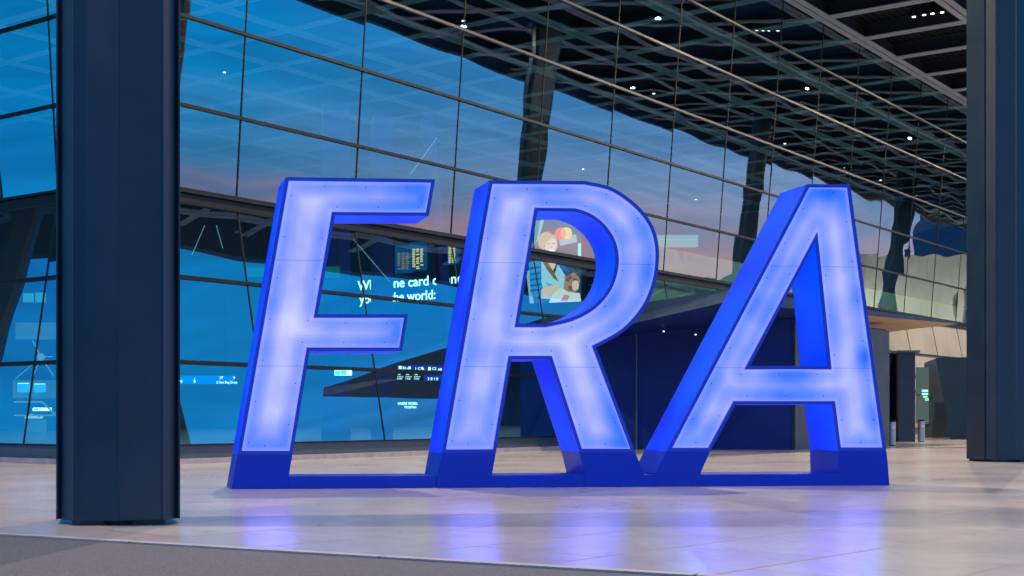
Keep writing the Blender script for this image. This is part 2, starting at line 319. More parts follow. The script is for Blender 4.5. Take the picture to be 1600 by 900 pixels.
for d, n, l in ((34.4, 12.4, 'dark canopy column mirrored in the glass above the letter R'), (61.6, 12.4, 'dark canopy column mirrored in the glass left of the letter A top'),
                (90.5, 12.4, 'dark canopy column mirrored in the glass right of the letter A'), (-17.2, -20.8, 'dark canopy column mirrored in the left glass wall')):
    column(W(d, n), l)

# ------------------------------------------------------------------ glass walls
rows = [ZG, 2.30, 4.28, ZF, 8.31, 10.33, 12.34, 14.41, 16.4, ZT - .02]
def facade(kind, name, label, bays, corner_left):
    # kind 1: the wall facing the plaza (runs along D1); kind 2: the wall round the corner (runs along -N1 at d = DC)
    root = thing(name, label, 'glass wall', W(DC, 0) if kind == 1 else W(DC, -.01))
    if kind == 1: P = lambda s, z, o=0: W(s, off(z) + o, z)
    else: P = lambda s, z, o=0: W(DC - off(z) - o, -s, z)
    def ends(s, z, first):      # the mitred corner
        if not first: return s
        return DC - off(z) if kind == 1 else -off(z)
    rest = MB(); clad = MB(); rnd = random.Random(kind)
    for bi in range(len(bays) - 1):
        for ri in range(len(rows) - 1):
            z0, z1 = rows[ri], rows[ri + 1]; nx, nz = 12, 8
            s0, s1 = bays[bi], bays[bi + 1]; far = min(1.0, max(0, (bi - 3) / 6))
            amp = rnd.uniform(.0025, .0045) * (1 + .3 * far); cx, cz = rnd.uniform(-.15, .15), rnd.uniform(-.2, .2); tx, tz = rnd.uniform(-.006, .006), rnd.uniform(-.003, .003)
            ph = [rnd.uniform(0, 6.28) for _ in range(4)]; na = .0005 + .0011 * far
            vs = []
            for j in range(nz + 1):
                v = j / nz; z = z0 + (z1 - z0) * v
                a = ends(s0, z, bi == 0)
                for i in range(nx + 1):
                    u = i / nx; s = a + (s1 - a) * u
                    bul = amp * math.sin(math.pi * u) * math.sin(math.pi * v) * (1 + cx * math.cos(math.pi * u) + cz * math.cos(math.pi * v))
                    bul += na * (math.sin(2.1 * u * 3.1 + ph[0] + 2 * v) * math.sin(v * 5 + ph[1]) + .6 * math.sin(u * 9 + ph[2]) * math.sin(v * 3 + ph[3]))
                    vs.append(P(s, z, bul + tx * (u - .5) + tz * (v - .5)))
            fs = [(j * (nx + 1) + i, j * (nx + 1) + i + 1, (j + 1) * (nx + 1) + i + 1, (j + 1) * (nx + 1) + i) for j in range(nz) for i in range(nx)]
            if kind == 1 and ri < 3 and bays[bi] > 27: clad.add(vs, fs); continue
            if bi < 10: MB().add(vs, fs).build('glass_pane', M['glass'], root, smooth=True, fix=False)
            else: rest.add(vs, fs)
    if clad.v: clad.build('concrete_cladding', M['concrete'], root, smooth=True, fix=False)
    if rest.v:
        o = rest.build('glass_pane', M['glass'], root, smooth=True, fix=False); o['kind'] = 'stuff'
    for bi, s in enumerate(bays):
        for z0, z1 in ((ZG, ZF), (ZF, ZT)):
            a, b = ends(s, z0, bi == 0), ends(s, z1, bi == 0)
            wd = .028 if bi else .16
            MB().bar(P(a, z0, .005), P(b, z1, .005), wd, .03 if bi else .12, up=N1 if kind == 1 else D1).build('mullion', M['seal'] if bi else M['dark_metal'], root)
    for ri, z in enumerate(rows[1:-1], 1):
        a = ends(bays[0], z, True); hgt = .11; mt = M['seal'] if ri < 6 else M['mull']
        g = MB()
        if ri == 3:
            g.bar(P(a, z + .03, .06), P(bays[-1], z + .03, .06), .22, .06); g.bar(P(a, z - .13, .02), P(bays[-1], z - .13, .02), .12, .22); mt = M['plinth']
            if kind == 1: g.bar(P(a, z + .10, .03), P(bays[-1], z + .10, .03), .1, .05)
            mt = M['seal']
        else: g.bar(P(a, z, .02), P(bays[-1], z, .02), .08, .08)
        g.build('transom', mt, root)
    a = ends(bays[0], ZG, True)
    def strip(name, o0, o1, z0, z1, mat):
        def PP(s, o, z): return W(s, o, z) if kind == 1 else W(DC - o, -s, z)
        def cs(o): return DC - o if kind == 1 else -o
        b = bays[-1]; q = [PP(cs(o0), o0, z0), PP(b, o0, z0), PP(b, o1, z0), PP(cs(o1), o1, z0)]
        return MB().prism(q, (0, 0, z1 - z0)).build(name, mat, root)
    strip('plinth', -.5, -.16, .12, ZG - .015, M['plinth']); strip('sill', -.45, -.10, ZG - .014, ZG + .02, M['seal'])
    strip('stone_step', -.6, 0, 0, .12, M['kerb'])
    return root
bays1 = [DC] + [-.74 + 4.744 * k for k in range(0, 19)]
facade(1, 'glass_facade', 'tall mirror glass wall folded inwards behind the blue letters', bays1, True)
facade(2, 'glass_facade', 'left glass wall going round the corner behind the dark foreground column', [0, 3.5, 8.2, 12.9, 17.6, 22.3, 27.0, 31.7, 36.4, 41.1], False)

# ------------------------------------------------------------------ inside the terminal
D2 = -N1
struct(MB().prism([W(DC + 1.9, -1.9, .1), W(95, -1.9, .1), W(95, NB, .1), W(DC + 1.9, NB, .1)], (0, 0, -.09)).build('floor', M['int_floor']))
struct(MB().frame_box(W(DC + 2.2, NB, 0), D1 * 100, N1 * .4, UP * 19.2).build('wall_back', M['int_wall']))
struct(MB().frame_box(W(94, NB, 0), D1 * .4, N1 * (abs(NB) - 2), UP * 19.2).build('wall_end', M['int_wall']))
# concrete gallery wall behind the right part of the glass
g = MB(); 
for k in range(14):
    g.frame_box(W(33.6 + k * 4.2, -7.2, 3.2), D1 * 4.185, N1 * .3, UP * 5.6)
tag(g.build('concrete_wall', M['concrete'], loc=W(33.6, -7, 0)), 'beige concrete panel wall behind the glass to the right of the letter A', 'wall')
# steel props
def int_col(px0, px1, Y, label, lean=0.0):
    a, b = at(px0, 500, Y), at(px1, 500, Y); a[2] = .1; b[2] = .1; v = b - a
    top = np.array([lean, 0, 12.0])
    g = MB(); d = np.array([0, 1.2, 0])
    g.add([a, b, b + d, a + d, a + top, b + top, b + d + top, a + d + top], [(0, 3, 2, 1), (4, 5, 6, 7), (0, 1, 5, 4), (1, 2, 6, 5), (2, 3, 7, 6), (3, 0, 4, 7)])
    tag(g.build('interior_column', M['navy'], loc=a), label, 'column', None)
int_col(584, 614, 52, 'dark interior column cutting the white screen text behind the glass')
int_col(714, 728, 52, 'dark leaning interior column between the screen text and the letter R', -1.2)
int_col(505, 548, 50, 'broad dark interior column behind the glass between the arms of the letter F')

# the advertising screen, at right angles to the glass wall
SD = 30.0; SN = D1
def sc(x, y, o=0.0): return isect(x, y, W(SD - o, 0), D1)
scr = thing('led_screen', 'large lit advertising screen with white text and a smiling woman, seen through the glass', 'screen', sc(734, 500))
M['scr_dark'] = emat('screen_dark', (.0, .012, .03), 1); M['scr_white'] = emat('screen_white', (.75, 1, 1), 2.2)
q = [sc(548, 340), sc(912, 340), sc(912, 474), sc(548, 488)]
zb, ztp = 6.0, sc(908, 342)[2]
a, b = sc(548, 480), sc(910, 480)
MB().frame_box((a[0], a[1], zb), (b - a) * np.array([1, 1, 0]), (0, 0, ztp - zb), D1 * .3).build('screen_panel', M['scr_dark'], scr)
xd = (b - a) * np.array([1, 1, 0]); xd /= np.linalg.norm(xd)
def put_text(body, x0, y0, x1, hpx, mat, o=.05):
    p0, p1 = sc(x0, y0, o), sc(x1, y0, o); size = abs(sc(x0, y0 - hpx, o)[2] - p0[2]) / .72
    return text_mesh(body, size, p0, xd, UP, mat, 'lettering', scr, width=np.linalg.norm(p1 - p0), bold=.012)
put_text('What one card connects', 559, 453.5, 745, 15, M['scr_white'])
put_text('you to the world:', 562, 474.5, 680, 14.5, M['scr_white'])
# the picture on the screen
EM = {k: emat('screen_' + k, c, 1.7) for k, c in dict(bgd=(.02, .05, .07), pale=(.26, .34, .38), hair=(.24, .10, .04), hairlt=(.55, .29, .14), skin=(.80, .42, .33), skind=(.55, .24, .20), jacket=(.02, .22, .50), jacketd=(.01, .10, .28), knit=(.34, .50, .58), knitd=(.20, .33, .42), curls=(.40, .18, .13), curld=(.2, .08, .07), red=(1, .10, .06), orange=(1, .45, .08), mix=(1, .25, .04), cloth=(.72, .55, .55), teeth=(.95, .92, .9), eye=(.12, .06, .05), green=(.25, .6, .5)).items()}
pic = []; lay = [.06]
def poly(mat, pts, name='picture_part', par=None):
    lay[0] += .004; pts = [sc(x, y, lay[0]) for x, y in pts]
    g = MB().prism(pts, tuple(-D1 * .003)); pic.append((g, mat)); return g
def ell(mat, cx, cy, rx, ry, rot=0, n=22, wob=0):
    c, s = math.cos(rot), math.sin(rot); r_ = random.Random(int(cx * 7 + cy))
    poly(mat, [(cx + c * rx * k * math.cos(t) - s * ry * k * math.sin(t), cy + s * rx * k * math.cos(t) + c * ry * k * math.sin(t)) for t in [2 * math.pi * i / n for i in range(n)] for k in [1 + wob * r_.uniform(-1, 1)]])
poly('bgd', [(826, 344), (909, 344), (908, 471), (826, 474)])
poly('pale', [(826, 344), (850, 344), (842, 372), (826, 400)]); poly('pale', [(872, 372), (900, 366), (902, 378), (876, 384)])
poly('green', [(903, 380), (908, 380), (908, 402), (903, 403)])
poly('pale', [(822, 425), (829, 420), (834, 474), (828, 474)])
ell('hair', 858, 378, 16, 17); ell('hairlt', 852, 376, 11, 14, .3); ell('skin', 861, 383, 9.5, 14, .08)
poly('hairlt', [(850, 372), (856, 365), (868, 368), (871, 376), (862, 371), (853, 380), (850, 396), (846, 392)])
ell('eye', 857.5, 381, 1.7, .8); ell('eye', 865.5, 380.5, 1.7, .8); ell('skind', 862, 386, 1.3, 1.6); ell('teeth', 862, 391, 4.2, 1.8, -.05)
poly('skind', [(857, 388.3), (862, 389.8), (867.5, 388), (867, 389), (862, 390.6), (857.5, 389.3)])
poly('skin', [(855, 393), (868, 393), (870, 410), (862, 428), (852, 412)])
poly('knit', [(845, 408), (855, 406), (866, 430), (872, 412), (884, 432), (890, 452), (868, 468), (846, 466), (840, 430)])
poly('knitd', [(852, 440), (866, 446), (872, 462), (860, 456)])
poly('hair', [(846, 406), (853, 405), (868, 430), (873, 440), (866, 436), (854, 420)])
poly('jacket', [(826, 410), (846, 406), (846, 440), (850, 458), (838, 466), (830, 460), (828, 440)])
for yy in (418, 427, 436, 445, 453): poly('jacketd', [(828, yy), (846, yy - 2), (846, yy), (829, yy + 3)])
poly('jacketd', [(869, 404), (880, 410), (890, 424), (884, 430), (872, 414)])
poly('skin', [(846, 452), (858, 447), (874, 445), (876, 450), (862, 458), (852, 466), (846, 464)])
ell('curls', 893, 442, 12.5, 16, .1, 26, .12); ell('curld', 888, 434, 5, 6, .3, 12, .3); ell('curld', 899, 440, 4, 6, -.3, 12, .3); ell('curld', 892, 450, 4, 4, 0, 12, .3)
ell('skin', 899, 446, 5.5, 8, .1)
poly('cloth', [(858, 473), (864, 458), (876, 450), (888, 456), (906, 458), (908, 471)]); poly('skind', [(876, 470), (882, 460), (890, 462), (886, 471)])
ell('red', 876, 365, 9, 9.5); ell('orange', 885, 364.5, 9, 9.5)
poly('mix', [(880.5, 357), (883.2, 360), (884.4, 365), (883.2, 370), (880.5, 373), (877.6, 370), (876.4, 365), (877.6, 360)])
g = MB(); mats = [];
for gg, m in pic:
    if m not in mats: mats.append(m)
    g.add(gg.v, gg.f, mats.index(m))
g.build('picture', [EM[m] for m in mats], scr)

# departure boards
M['amber'] = emat('board_amber', (1, .62, .10), 1.6); M['amber2'] = emat('board_amber_dim', (.5, .3, .08), .8); M['board'] = pmat('board_casing', (.02, .06, .12), .4, var=.1)
M['boardblue'] = emat('board_blue', (.0, .12, .4), .7)
def board(x0, x1, y0, y1, cols, label, mat, slope=-.14):
    dpl = 26.0
    f = lambda x, y, o=0: isect(x, y, W(dpl - o, 0), D1)
    r = thing('departure_board', label, 'departure board', f((x0 + x1) / 2, y1 + 6))
    def box(m, xa, xb, ya, yb, o, nm, par):
        a, b = f(xa, (ya + yb) / 2, o), f(xb, (ya + yb) / 2, o); zt, zb = f(xa, ya, o)[2], f(xa, yb, o)[2]
        return (np.array([a[0], a[1], zb]), (b - a) * np.array([1, 1, 0]), np.array([0, 0, zt - zb]), D1 * .03)
    MB().frame_box(*box(0, x0 - 3, x1 + 5, y0 - 9, y1 + 4, 0, '', r)).build('casing', M['boardblue'], r)
    wcol = (x1 - x0) / cols; rr = random.Random(int(x0)); g = MB()
    for c in range(cols):
        y = y0 + 1.0
        while y < y1:
            if rr.random() < .9: g.frame_box(*box(0, x0 + c * wcol + .8, x0 + (c + rr.uniform(.6, .88)) * wcol, y, y + 1.5, .05, '', r))
            y += 2.7
    g.build('display_rows', mat, r)
board(643.5, 662, 388, 420, 3, 'amber departure board in three lit columns left of the leaning interior column', M['amber'])
board(620, 640, 394, 424, 3, 'dim departure board beside the bright amber one, next to the screen text', M['amber2'])
board(700, 712, 384, 410, 2, 'amber departure board right of the leaning interior column at the letter R', M['amber'])

# lit wayfinding signs
M['sgn_blue'] = emat('sign_blue', (.0, .20, .75), 1.0); M['sgn_navy'] = emat('sign_navy', (.0, .04, .45), 1.0); M['sgn_black'] = emat('sign_black', (.005, .012, .02), 1); M['sgn_white'] = emat('sign_white', (.8, 1, 1), 2.4)
M['green'] = emat('sign_green', (.12, .85, .25), 1.6); M['sgn_teal'] = emat('sign_teal', (.10, .55, .50), .55); M['teal_dim'] = emat('teal_dim', (.02, .35, .33), .35)
def sign(x0, x1, y0, y1, Y, label, mat, items, name='wayfinding_sign', cat='sign', hang=True, tmat=None, depth=.12):
    a, b = at(x0, y1, Y), at(x1, y0, Y); r = thing(name, label, cat, ((a[0] + b[0]) / 2, Y, a[2]))
    MB().frame_box(a + np.array([0, .01, 0]), (b[0] - a[0], 0, 0), (0, depth, 0), (0, 0, b[2] - a[2])).build('sign_panel', mat, r)
    for it in items:
        if it[0] == 't':
            _, s, x, y, h = it[:5]; p = at(x, y, Y - .02); text_mesh(s, h * Y / F / .72, p, (1, 0, 0), UP, tmat or M['sgn_white'], 'lettering', r, bold=.012)
        elif it[0] == 'arrow':
            _, x, y, h, up = it; u = Y / F; c = at(x, y, Y - .02); sgn = 1 if up else -1; g = MB()
            g.prism([c + np.array(v) * u for v in [(-.5, 0, -sgn * h / 2), (.5, 0, -sgn * h / 2), (.5, 0, 0), (2, 0, 0), (0, 0, sgn * h / 2), (-2, 0, 0), (-.5, 0, 0)]], (0, -.01, 0)); g.build('arrow', tmat or M['sgn_white'], r)
        elif it[0] == 'box':
            _, xa, xb, ya, yb, m = it; p, q = at(xa, yb, Y - .01), at(xb, ya, Y - .01); MB().frame_box(p, (q[0] - p[0], 0, 0), (0, .01, 0), (0, 0, q[2] - p[2])).build('symbol', m, r)
    if hang:
        g = MB()
        for f in (.15, .85): x = a[0] + (b[0] - a[0]) * f; g.bar((x, Y + .06, b[2]), (x, Y + .06, b[2] + 2.5), .03, .03, up=(0, 1, 0))
        g.build('hanger', M['seal'], r)
    return r
sign(262, 367, 587, 600, 44, 'long blue wayfinding sign with white arrow and lettering left of the letter F', M['sgn_blue'],
     [('t', '1 Bag Tag', 262, 596.5, 4.2), ('arrow', 304, 595, 7.5, False), ('t', '37', 343, 592, 4), ('arrow', 366, 590, 4.2, True), ('t', '2 Fast Bag Drop', 338, 599, 3.6)])
sign(523, 550, 578.5, 586.5, 46, 'green and white emergency exit sign below the middle arm of the letter F', M['sgn_white'], [('box', 523.5, 531, 579.5, 586, M['green']), ('box', 533, 541, 579, 585.5, M['green'])], name='exit_sign')
sign(621, 692, 570.5, 581, 60, 'dark blue gate sign row with small white symbols above the black board', M['sgn_navy'],
     [('box', 623, 627.5, 572, 579, M['sgn_white']), ('t', 'B1-8', 629, 577, 4.2), ('arrow', 640.5, 575.5, 7, True), ('t', '1 C A', 648, 578, 4.4), ('arrow', 659.5, 576, 7, True), ('box', 669, 673, 573.5, 580, M['sgn_white']), ('t', 'C2', 675, 578, 4), ('t', 'A8', 684, 579, 4)])
sign(619, 662, 583.5, 593.5, 61, 'black information board with three columns of tiny white text', M['sgn_black'],
     [('t', s, x, y, 1.9) for x in (620.5, 633.5, 647) for s, y in (('- Info', 586), ('Check-in', 589.5), ('Lounge', 592.6))], hang=False)
sign(663, 690, 585.5, 595, 61.5, 'small dark blue number sign right of the black information board', M['sgn_navy'], [('t', '3 8 1', 668, 594, 4.4), ('arrow', 683, 592, 5, True)], hang=False)
sign(620, 660, 627, 640, 48, 'small shop sign in white capitals low behind the glass between F and R', M['scr_dark'], [], name='shop_sign', hang=False)
r = [o for o in bpy.data.objects if o.name.startswith('shop_sign')][0]
text_mesh('HARRIE WORN.', 4.4 * 48 / F / .72, at(621.5, 632.5, 47.9), (1, 0, 0), UP, M['sgn_white'], 'lettering', r, sx=.72, bold=.02)
text_mesh('THE EDITION', 3.6 * 48 / F / .72, at(631.5, 638, 47.9), (1, 0, 0), UP, M['sgn_white'], 'lettering', r, sx=.62, bold=.02)
# teal screens mirrored / seen just below the fold
sign(385, 418, 418, 432, 43, 'pale teal lit screen below the glass fold left of the letter F', M['teal_dim'], [], name='lit_screen', cat='screen')
sign(508, 531, 416, 434, 44, 'pale teal lit screen below the glass fold right of the letter F stem', M['teal_dim'], [], name='lit_screen', cat='screen')
sign(1028, 1091, 367, 386, 66, 'long pale lit screen above the fold between R and A', emat('screen_mint', (.30, .55, .52), .62), [('box', 1030, 1089, 374, 375, emat('screen_mint_line', (.5, .75, .72), .7))], name='lit_screen', cat='screen')
sign(36, 52, 458, 472, 46, 'teal lit window panel high in the left glass wall, left one', M['sgn_teal'], [], name='lit_screen', cat='screen', hang=False)
sign(55, 71, 457, 472, 46, 'teal lit window panel high in the left glass wall, right one', M['sgn_teal'], [], name='lit_screen', cat='screen', hang=False)
M['sgn_sky'] = emat('screen_sky', (.05, .45, .9), 1.1)
sign(27, 46, 598, 613, 46, 'light blue monitor low in the left glass wall, left one', M['sgn_sky'], [('box', 28, 45, 598.6, 599.4, M['sgn_white'])], name='monitor', cat='monitor', hang=False)
sign(53, 71, 599, 613, 46, 'light blue monitor low in the left glass wall, right one', M['sgn_sky'], [('box', 54, 70, 599.6, 600.4, M['sgn_white'])], name='monitor', cat='monitor', hang=False)
sign(51, 80, 637, 642, 47, 'bright shop counter light low in the left glass wall', M['sgn_white'], [('box', 52, 60, 638, 641, M['green'])], name='shop_light', cat='lamp', hang=False)
# gallery slab and shop counter inside the left glass wall
a, b = at(24, 530, 46.5), at(110, 504, 46.5)
tag(MB().frame_box(a, (b[0] - a[0], 0, 0), (0, .4, 0), (0, 0, b[2] - a[2])).build('gallery_parapet', M['concrete'], loc=a), 'beige gallery parapet behind the left glass wall', 'parapet')
a, b = at(20, 622, 46.8), at(110, 594, 46.8)
tag(MB().frame_box(a, (b[0] - a[0], 0, 0), (0, .4, 0), (0, 0, b[2] - a[2])).build('shop_fascia', M['concrete'], loc=a), 'beige shop fascia carrying two blue monitors behind the left glass wall', 'fascia')
r = thing('shop_counter', 'small lit shop counter with displays behind the left glass wall', 'counter', at(55, 690, 48))
a = at(38, 690, 48); u = 48 / F
MB().frame_box(a, (30 * u, 0, 0), (0, .8, 0), (0, 0, 34 * u)).build('counter_body', M['concrete'], r)
g = MB()
for k in range(7): g.frame_box(a + np.array([(1 + k * 4) * u, -.05, 36 * u]), (2.6 * u, 0, 0), (0, .3, 0), (0, 0, (3 + (k * 37 % 5)) * u))
g.build('displayed_goods', emat('goods_light', (.6, .7, .45), .8), r)
g = MB(); g.bar(at(22, 628, 46), at(66, 628, 46), .05, .07, up=(0, 1, 0)); g.bar(at(66, 628, 46), at(86, 648, 46), .05, .09, up=(0, 1, 0)); g.bar(at(22, 649, 46), at(84, 649, 46), .04, .04, up=(0, 1, 0))
tag(g.build('light_rail', emat('rail_light', (.6, .75, .7), .3), loc=at(22, 650, 46)), 'thin pale light rail with a bend above the shop counter', 'light rail')
# star joint of tie rods
g = MB(); c = at(64, 558, 45)
for x, y in ((51, 532), (24, 592), (82, 557), (50, 592), (84, 588), (66, 552)): g.cyl(c, at(x, y, 45), .018, 6)
g.cyl(c - np.array([0, .1, 0]), c + np.array([0, .1, 0]), .12, 10)
tag(g.build('tie_rods', M['white'], loc=c), 'white steel tie rods meeting in a star behind the left glass wall', 'tie rods')
for x0, y0, x1, y1, Y, l in ((552, 374, 609, 440, 46, 'thin diagonal tie rod behind the glass right of the letter F stem'), (320, 352, 300, 398, 42, 'bright thin diagonal rod behind the glass left of the letter F'), (338, 352, 348, 388, 42, 'short thin rod behind the glass, second left of the letter F'), (683, 215, 640, 274, 48, 'thin diagonal rod behind the upper glass between F and R')):
    tag(MB().cyl(at(x0, y0, Y), at(x1, y1, Y), .014, 6).build('tie_rod', M['white'], loc=at(x0, y0, Y)), l, 'tie rod')

# ------------------------------------------------------------------ entrance portal
P1, P2, P3 = W(13.4, 0), ground(1243, 703), ground(1390, 697)
portal = thing('entrance_portal', 'dark angular entrance portal with wedge canopy between the letters R and A', 'entrance', P2)
def nd(p, z): return np.array([p[0], p[1], z])
i2, i3 = dn(P2), dn(P3)
foot_in = [W(13.4, -1.2), P2, P3, W(i3[0] + .3, -1.2)]
g = MB(); g.prism([nd(W(13.1, -1.5), 0), nd(P2 - N1 * .12, 0), nd(P3 - N1 * .12, 0), nd(W(i3[0], -1.5), 0)], (0, 0, 4.1)); g.build('wall', M['navy'], portal)
g = MB(); wl = (P3 - P2); Lw = np.linalg.norm(wl); wl = wl / Lw; wn = np.array([wl[1], -wl[0], 0])
for k in range(40): g.frame_box(P2 + UP * (.06 + k * .1) - wn * .10, wl * Lw, wn * .10, UP * .055)
g.frame_box(P2 - wn * .11, wl * Lw, wn * .09, UP * 4.05)
g.build('louvre_cladding', M['louver'], portal)
for k, f in enumerate((.25, .5, .75)):   # cladding joints of the long navy wall
    q = P1 + (P2 - P1) * f; vv = (P2 - P1) / np.linalg.norm(P2 - P1); vn = np.array([vv[1], -vv[0], 0])
g = MB()
for f in (.3, .62): q = P1 + (P2 - P1) * f; g.frame_box(q + vn * -.1, vv * .03, vn * .12, UP * 4.0)
g.build('cover_strip', M['plinth'], portal)
NP = at(1140, 452, 38.4); TR = at(1496, 504, 52.5); FL = nd(W(13.6, -1.5), 4.12); FR = nd(W(dn(TR)[0] + 8, -1.0), 4.6)
NPb = at(1133, 472, 38.2); TRb = TR - UP * .05; FLb = FL - UP * .85; FRb = FR - UP * .15
g = MB().add([NP, TR, FR, FL, NPb + 0 * UP, TRb, FRb, FLb], [(0, 1, 2, 3), (1, 0, 4, 5), (2, 1, 5, 6), (3, 2, 6, 7)], 0)
g.add([NP, FL, FLb, NPb], [(0, 1, 2, 3)], 1)
MD = NPb + (TRb - NPb) * .38; MDb = FLb + (FRb - FLb) * .45
g.add([NPb, MD, MDb, FLb], [(3, 2, 1, 0)], 3); g.add([MD, TRb, FRb, MDb], [(3, 2, 1, 0)], 2)
g.build('canopy_slab', [M['slate'], M['slate'], M['tan'], M['navy']], portal, fix=False)
for x, y in ((1037, 517), (1087, 522)):
    q = isect(x, y, NPb, UP); 
# little lit spots on the navy wall under the slab
g = MB()
for x, y in ((1037, 517), (1087, 522)):
    c = at(x, y, 43.2) ; g.cyl(c, c + UP * -.03, .022, 10)
g.build('spot_lamp', emat('spot_white', (.9, .9, 1), 3), portal)
# dark door housing
def housing(x0, x1, yb, zt, dep, name, label, cat, mat):
    a, b = ground(x0, yb), ground(x1, yb); r = thing(name, label, cat, (a + b) / 2)
    MB().frame_box(a, b - a, (.35 * dep, dep, 0), UP * zt).build('wall', mat, r)
    MB().frame_box(a + UP * zt - np.array([.1, .1, 0]), (b - a) + np.array([.25, 0, 0]), (.35 * dep, dep, 0), UP * .08).build('roof', M['plinth'], r); return r
hs = housing(1404, 1430, 690.5, 3.62, 3.0, 'door_housing', 'dark narrow door housing right of the louvred wall', 'entrance', M['dark_metal'])
a = ground(1385, 689.5); b = ground(1404, 689.5)
MB().frame_box(a + UP * 0, (b - a), (1, 3, 0), UP * 3.66).build('door_leaf', pmat('door_glass_dark', (.012, .02, .07), .15, var=.1), hs)
def litter_bin(x, yb, w_, label):
    c = ground(x, yb); r = thing('litter_bin', label, 'bin', c, 'steel bins by the far entrance')
    g = MB(); g.cyl(c + UP * .03, c + UP * .84, w_ / 2 * .96, 20, w_ / 2); g.build('body', M['bin'], r, smooth=False)
    MB().cyl(c, c + UP * .03, w_ / 2 * .8, 16).build('foot', M['seal'], r)
    MB().cyl(c + UP * .84, c + UP * .90, w_ / 2 * 1.02, 20, w_ / 2 * .8).build('lid', M['seal'], r)
    MB().frame_box(c + np.array([-.05, -w_ / 2 - .008, .6]), (.1, 0, 0), (0, .02, 0), (0, 0, .08)).build('label_plate', M['white'], r)
litter_bin(1393.5, 696.5, .26, 'slim steel litter bin against the corner of the louvred wall')
litter_bin(1439.5, 690.5, .27, 'slim steel litter bin right of the dark door housing')
# paper cup on the near bin
# sloping dark block at the far right
a = ground(1486, 686.5); Yb = a[1]; top = at(1462, 559, Yb)
g = MB(); b = at(1570, 686.5, Yb); b[2] = 0; tb = at(1570, 557, Yb); d = np.array([1.5, 3, 0])
g.add([a, b, tb, top, a + d, b + d, tb + d, top + d], [(0, 1, 2, 3), (7, 6, 5, 4), (0, 4, 5, 1), (1, 5, 6, 2), (2, 6, 7, 3), (3, 7, 4, 0)])
tag(g.build('side_portal', pmat('dark_teal_cladding', (.008, .022, .035), .5, var=.15, scale=.8, spec=.3), loc=a), 'dark block with a sloping left edge beside the right column', 'entrance')
a2 = ground(1445, 684.0); Y2 = a2[1]
g = MB(); q = [at(1443, 684, Y2), at(1489, 684, Y2), at(1462, 560, Y2), at(1444, 567, Y2)]; g.prism(q, (.5, .8, 0))
tag(g.build('sloping_wall', M['plinth'], loc=a2), 'grey sloping wall panel behind the bin and left of the dark block', 'wall')
r = thing('lobby_window', 'narrow lit lobby window between door housing and sloping wall', 'window', at(1441, 684, Y2 - .1))
MB().frame_box(at(1431.5, 662, Y2 - .1), (20 * Y2 / F, 0, 0), (0, .05, 0), (0, 0, 88 * Y2 / F)).build('pane', emat('lobby_glow', (.10, .15, .14), .8), r)
MB().frame_box(at(1431.5, 618, Y2 - .14), (27 * Y2 / F, 0, 0), (0, .05, 0), (0, 0, 2 * Y2 / F)).build('transom', M['plinth'], r)
g = MB()
for x0, x1, y0, y1 in ((1441, 1450, 609, 612), (1441, 1450, 614, 617), (1443, 1449, 618.5, 621)): g.frame_box(at(x0, y1, Y2 - .2), ((x1 - x0) * Y2 / F, 0, 0), (0, .04, 0), (0, 0, (y1 - y0) * Y2 / F))
tag(g.build('exit_sign', emat('far_sign', (.35, 1, .8), 1.6), loc=at(1445, 621, Y2 - .2)), 'stacked glowing green sign strips above the right bin', 'sign')
tag(MB().frame_box(at(1446, 626, Y2 - .2), (5 * Y2 / F, 0, 0), (0, .04, 0), (0, 0, 4 * Y2 / F)).build('exit_sign', M['green'], loc=at(1445, 626, Y2 - .2)), 'small square green light under the stacked sign strips', 'sign')

# ------------------------------------------------------------------ what the glass mirrors: ramp, far building, hills
g = MB(); pts = [(112, 128), (134, 129.5), (190, 148), (307, 188)]
for (x0, y0), (x1, y1) in zip(pts[:-1], pts[1:]):
    n = max(1, int(math.hypot(x1 - x0, y1 - y0) / 6))
    for k in range(n):
        p, q = np.array([x0 + (x1 - x0) * k / n, y0 + (y1 - y0) * k / n, 0]), np.array([x0 + (x1 - x0) * (k + .985) / n, y0 + (y1 - y0) * (k + .985) / n, 0])
        t = (q - p) / np.linalg.norm(q - p); m_ = np.array([-t[1], t[0], 0]); g.frame_box(p, q - p, m_ * .6, UP * 15.2); g.frame_box(p - m_ * .2 + UP * 15.2, q - p, m_ * 1.0, UP * .5)
tag(g.build('ramp_wall', M['concrete'], loc=(112, 128, 0)), 'beige concrete ramp wall mirrored in the glass right of the letter A', 'wall')
for k, (x, y) in enumerate(((108, 112), (130, 113), (160, 122), (200, 140))):
    r = thing('street_lamp', 'slim street lamp lighting the concrete ramp, mirrored in the glass', 'street lamp', (x, y, 0), 'street lamps along the concrete ramp')
    MB().cyl((x, y, 0), (x, y, 9.5), .09, 10, .05).build('pole', M['mull'], r)
    MB().frame_box((x - .15, y, 9.5), (.3, 0, 0), (0, 1.1, 0), (0, 0, .1)).build('lamp_head', M['seal'], r)
    l = bpy.data.lights.new('street_light', 'AREA'); l.shape = 'DISK'; l.size = .6; l.energy = 14000; l.color = (1, .77, .55)
    o = bpy.data.objects.new('street_light', l); COL.objects.link(o); o.location = (x, y + .6, 9.4); o.rotation_euler = (math.radians(60), 0, 0)
r = thing('blue_building', 'plain blue building mirrored in the glass beside the right column', 'building', (160, 151, 0))
MB().frame_box((148.5, 143.5, 0), (30, 20, 0), (-12, 18, 0), (0, 0, 26)).build('wall', M['blue_build'], r)
MB().frame_box((147.5, 143.1, 26), (32, 21.3, 0), (-13, 19, 0), (0, 0, .8)).build('roof', M['dark_metal'], r)
g = MB()
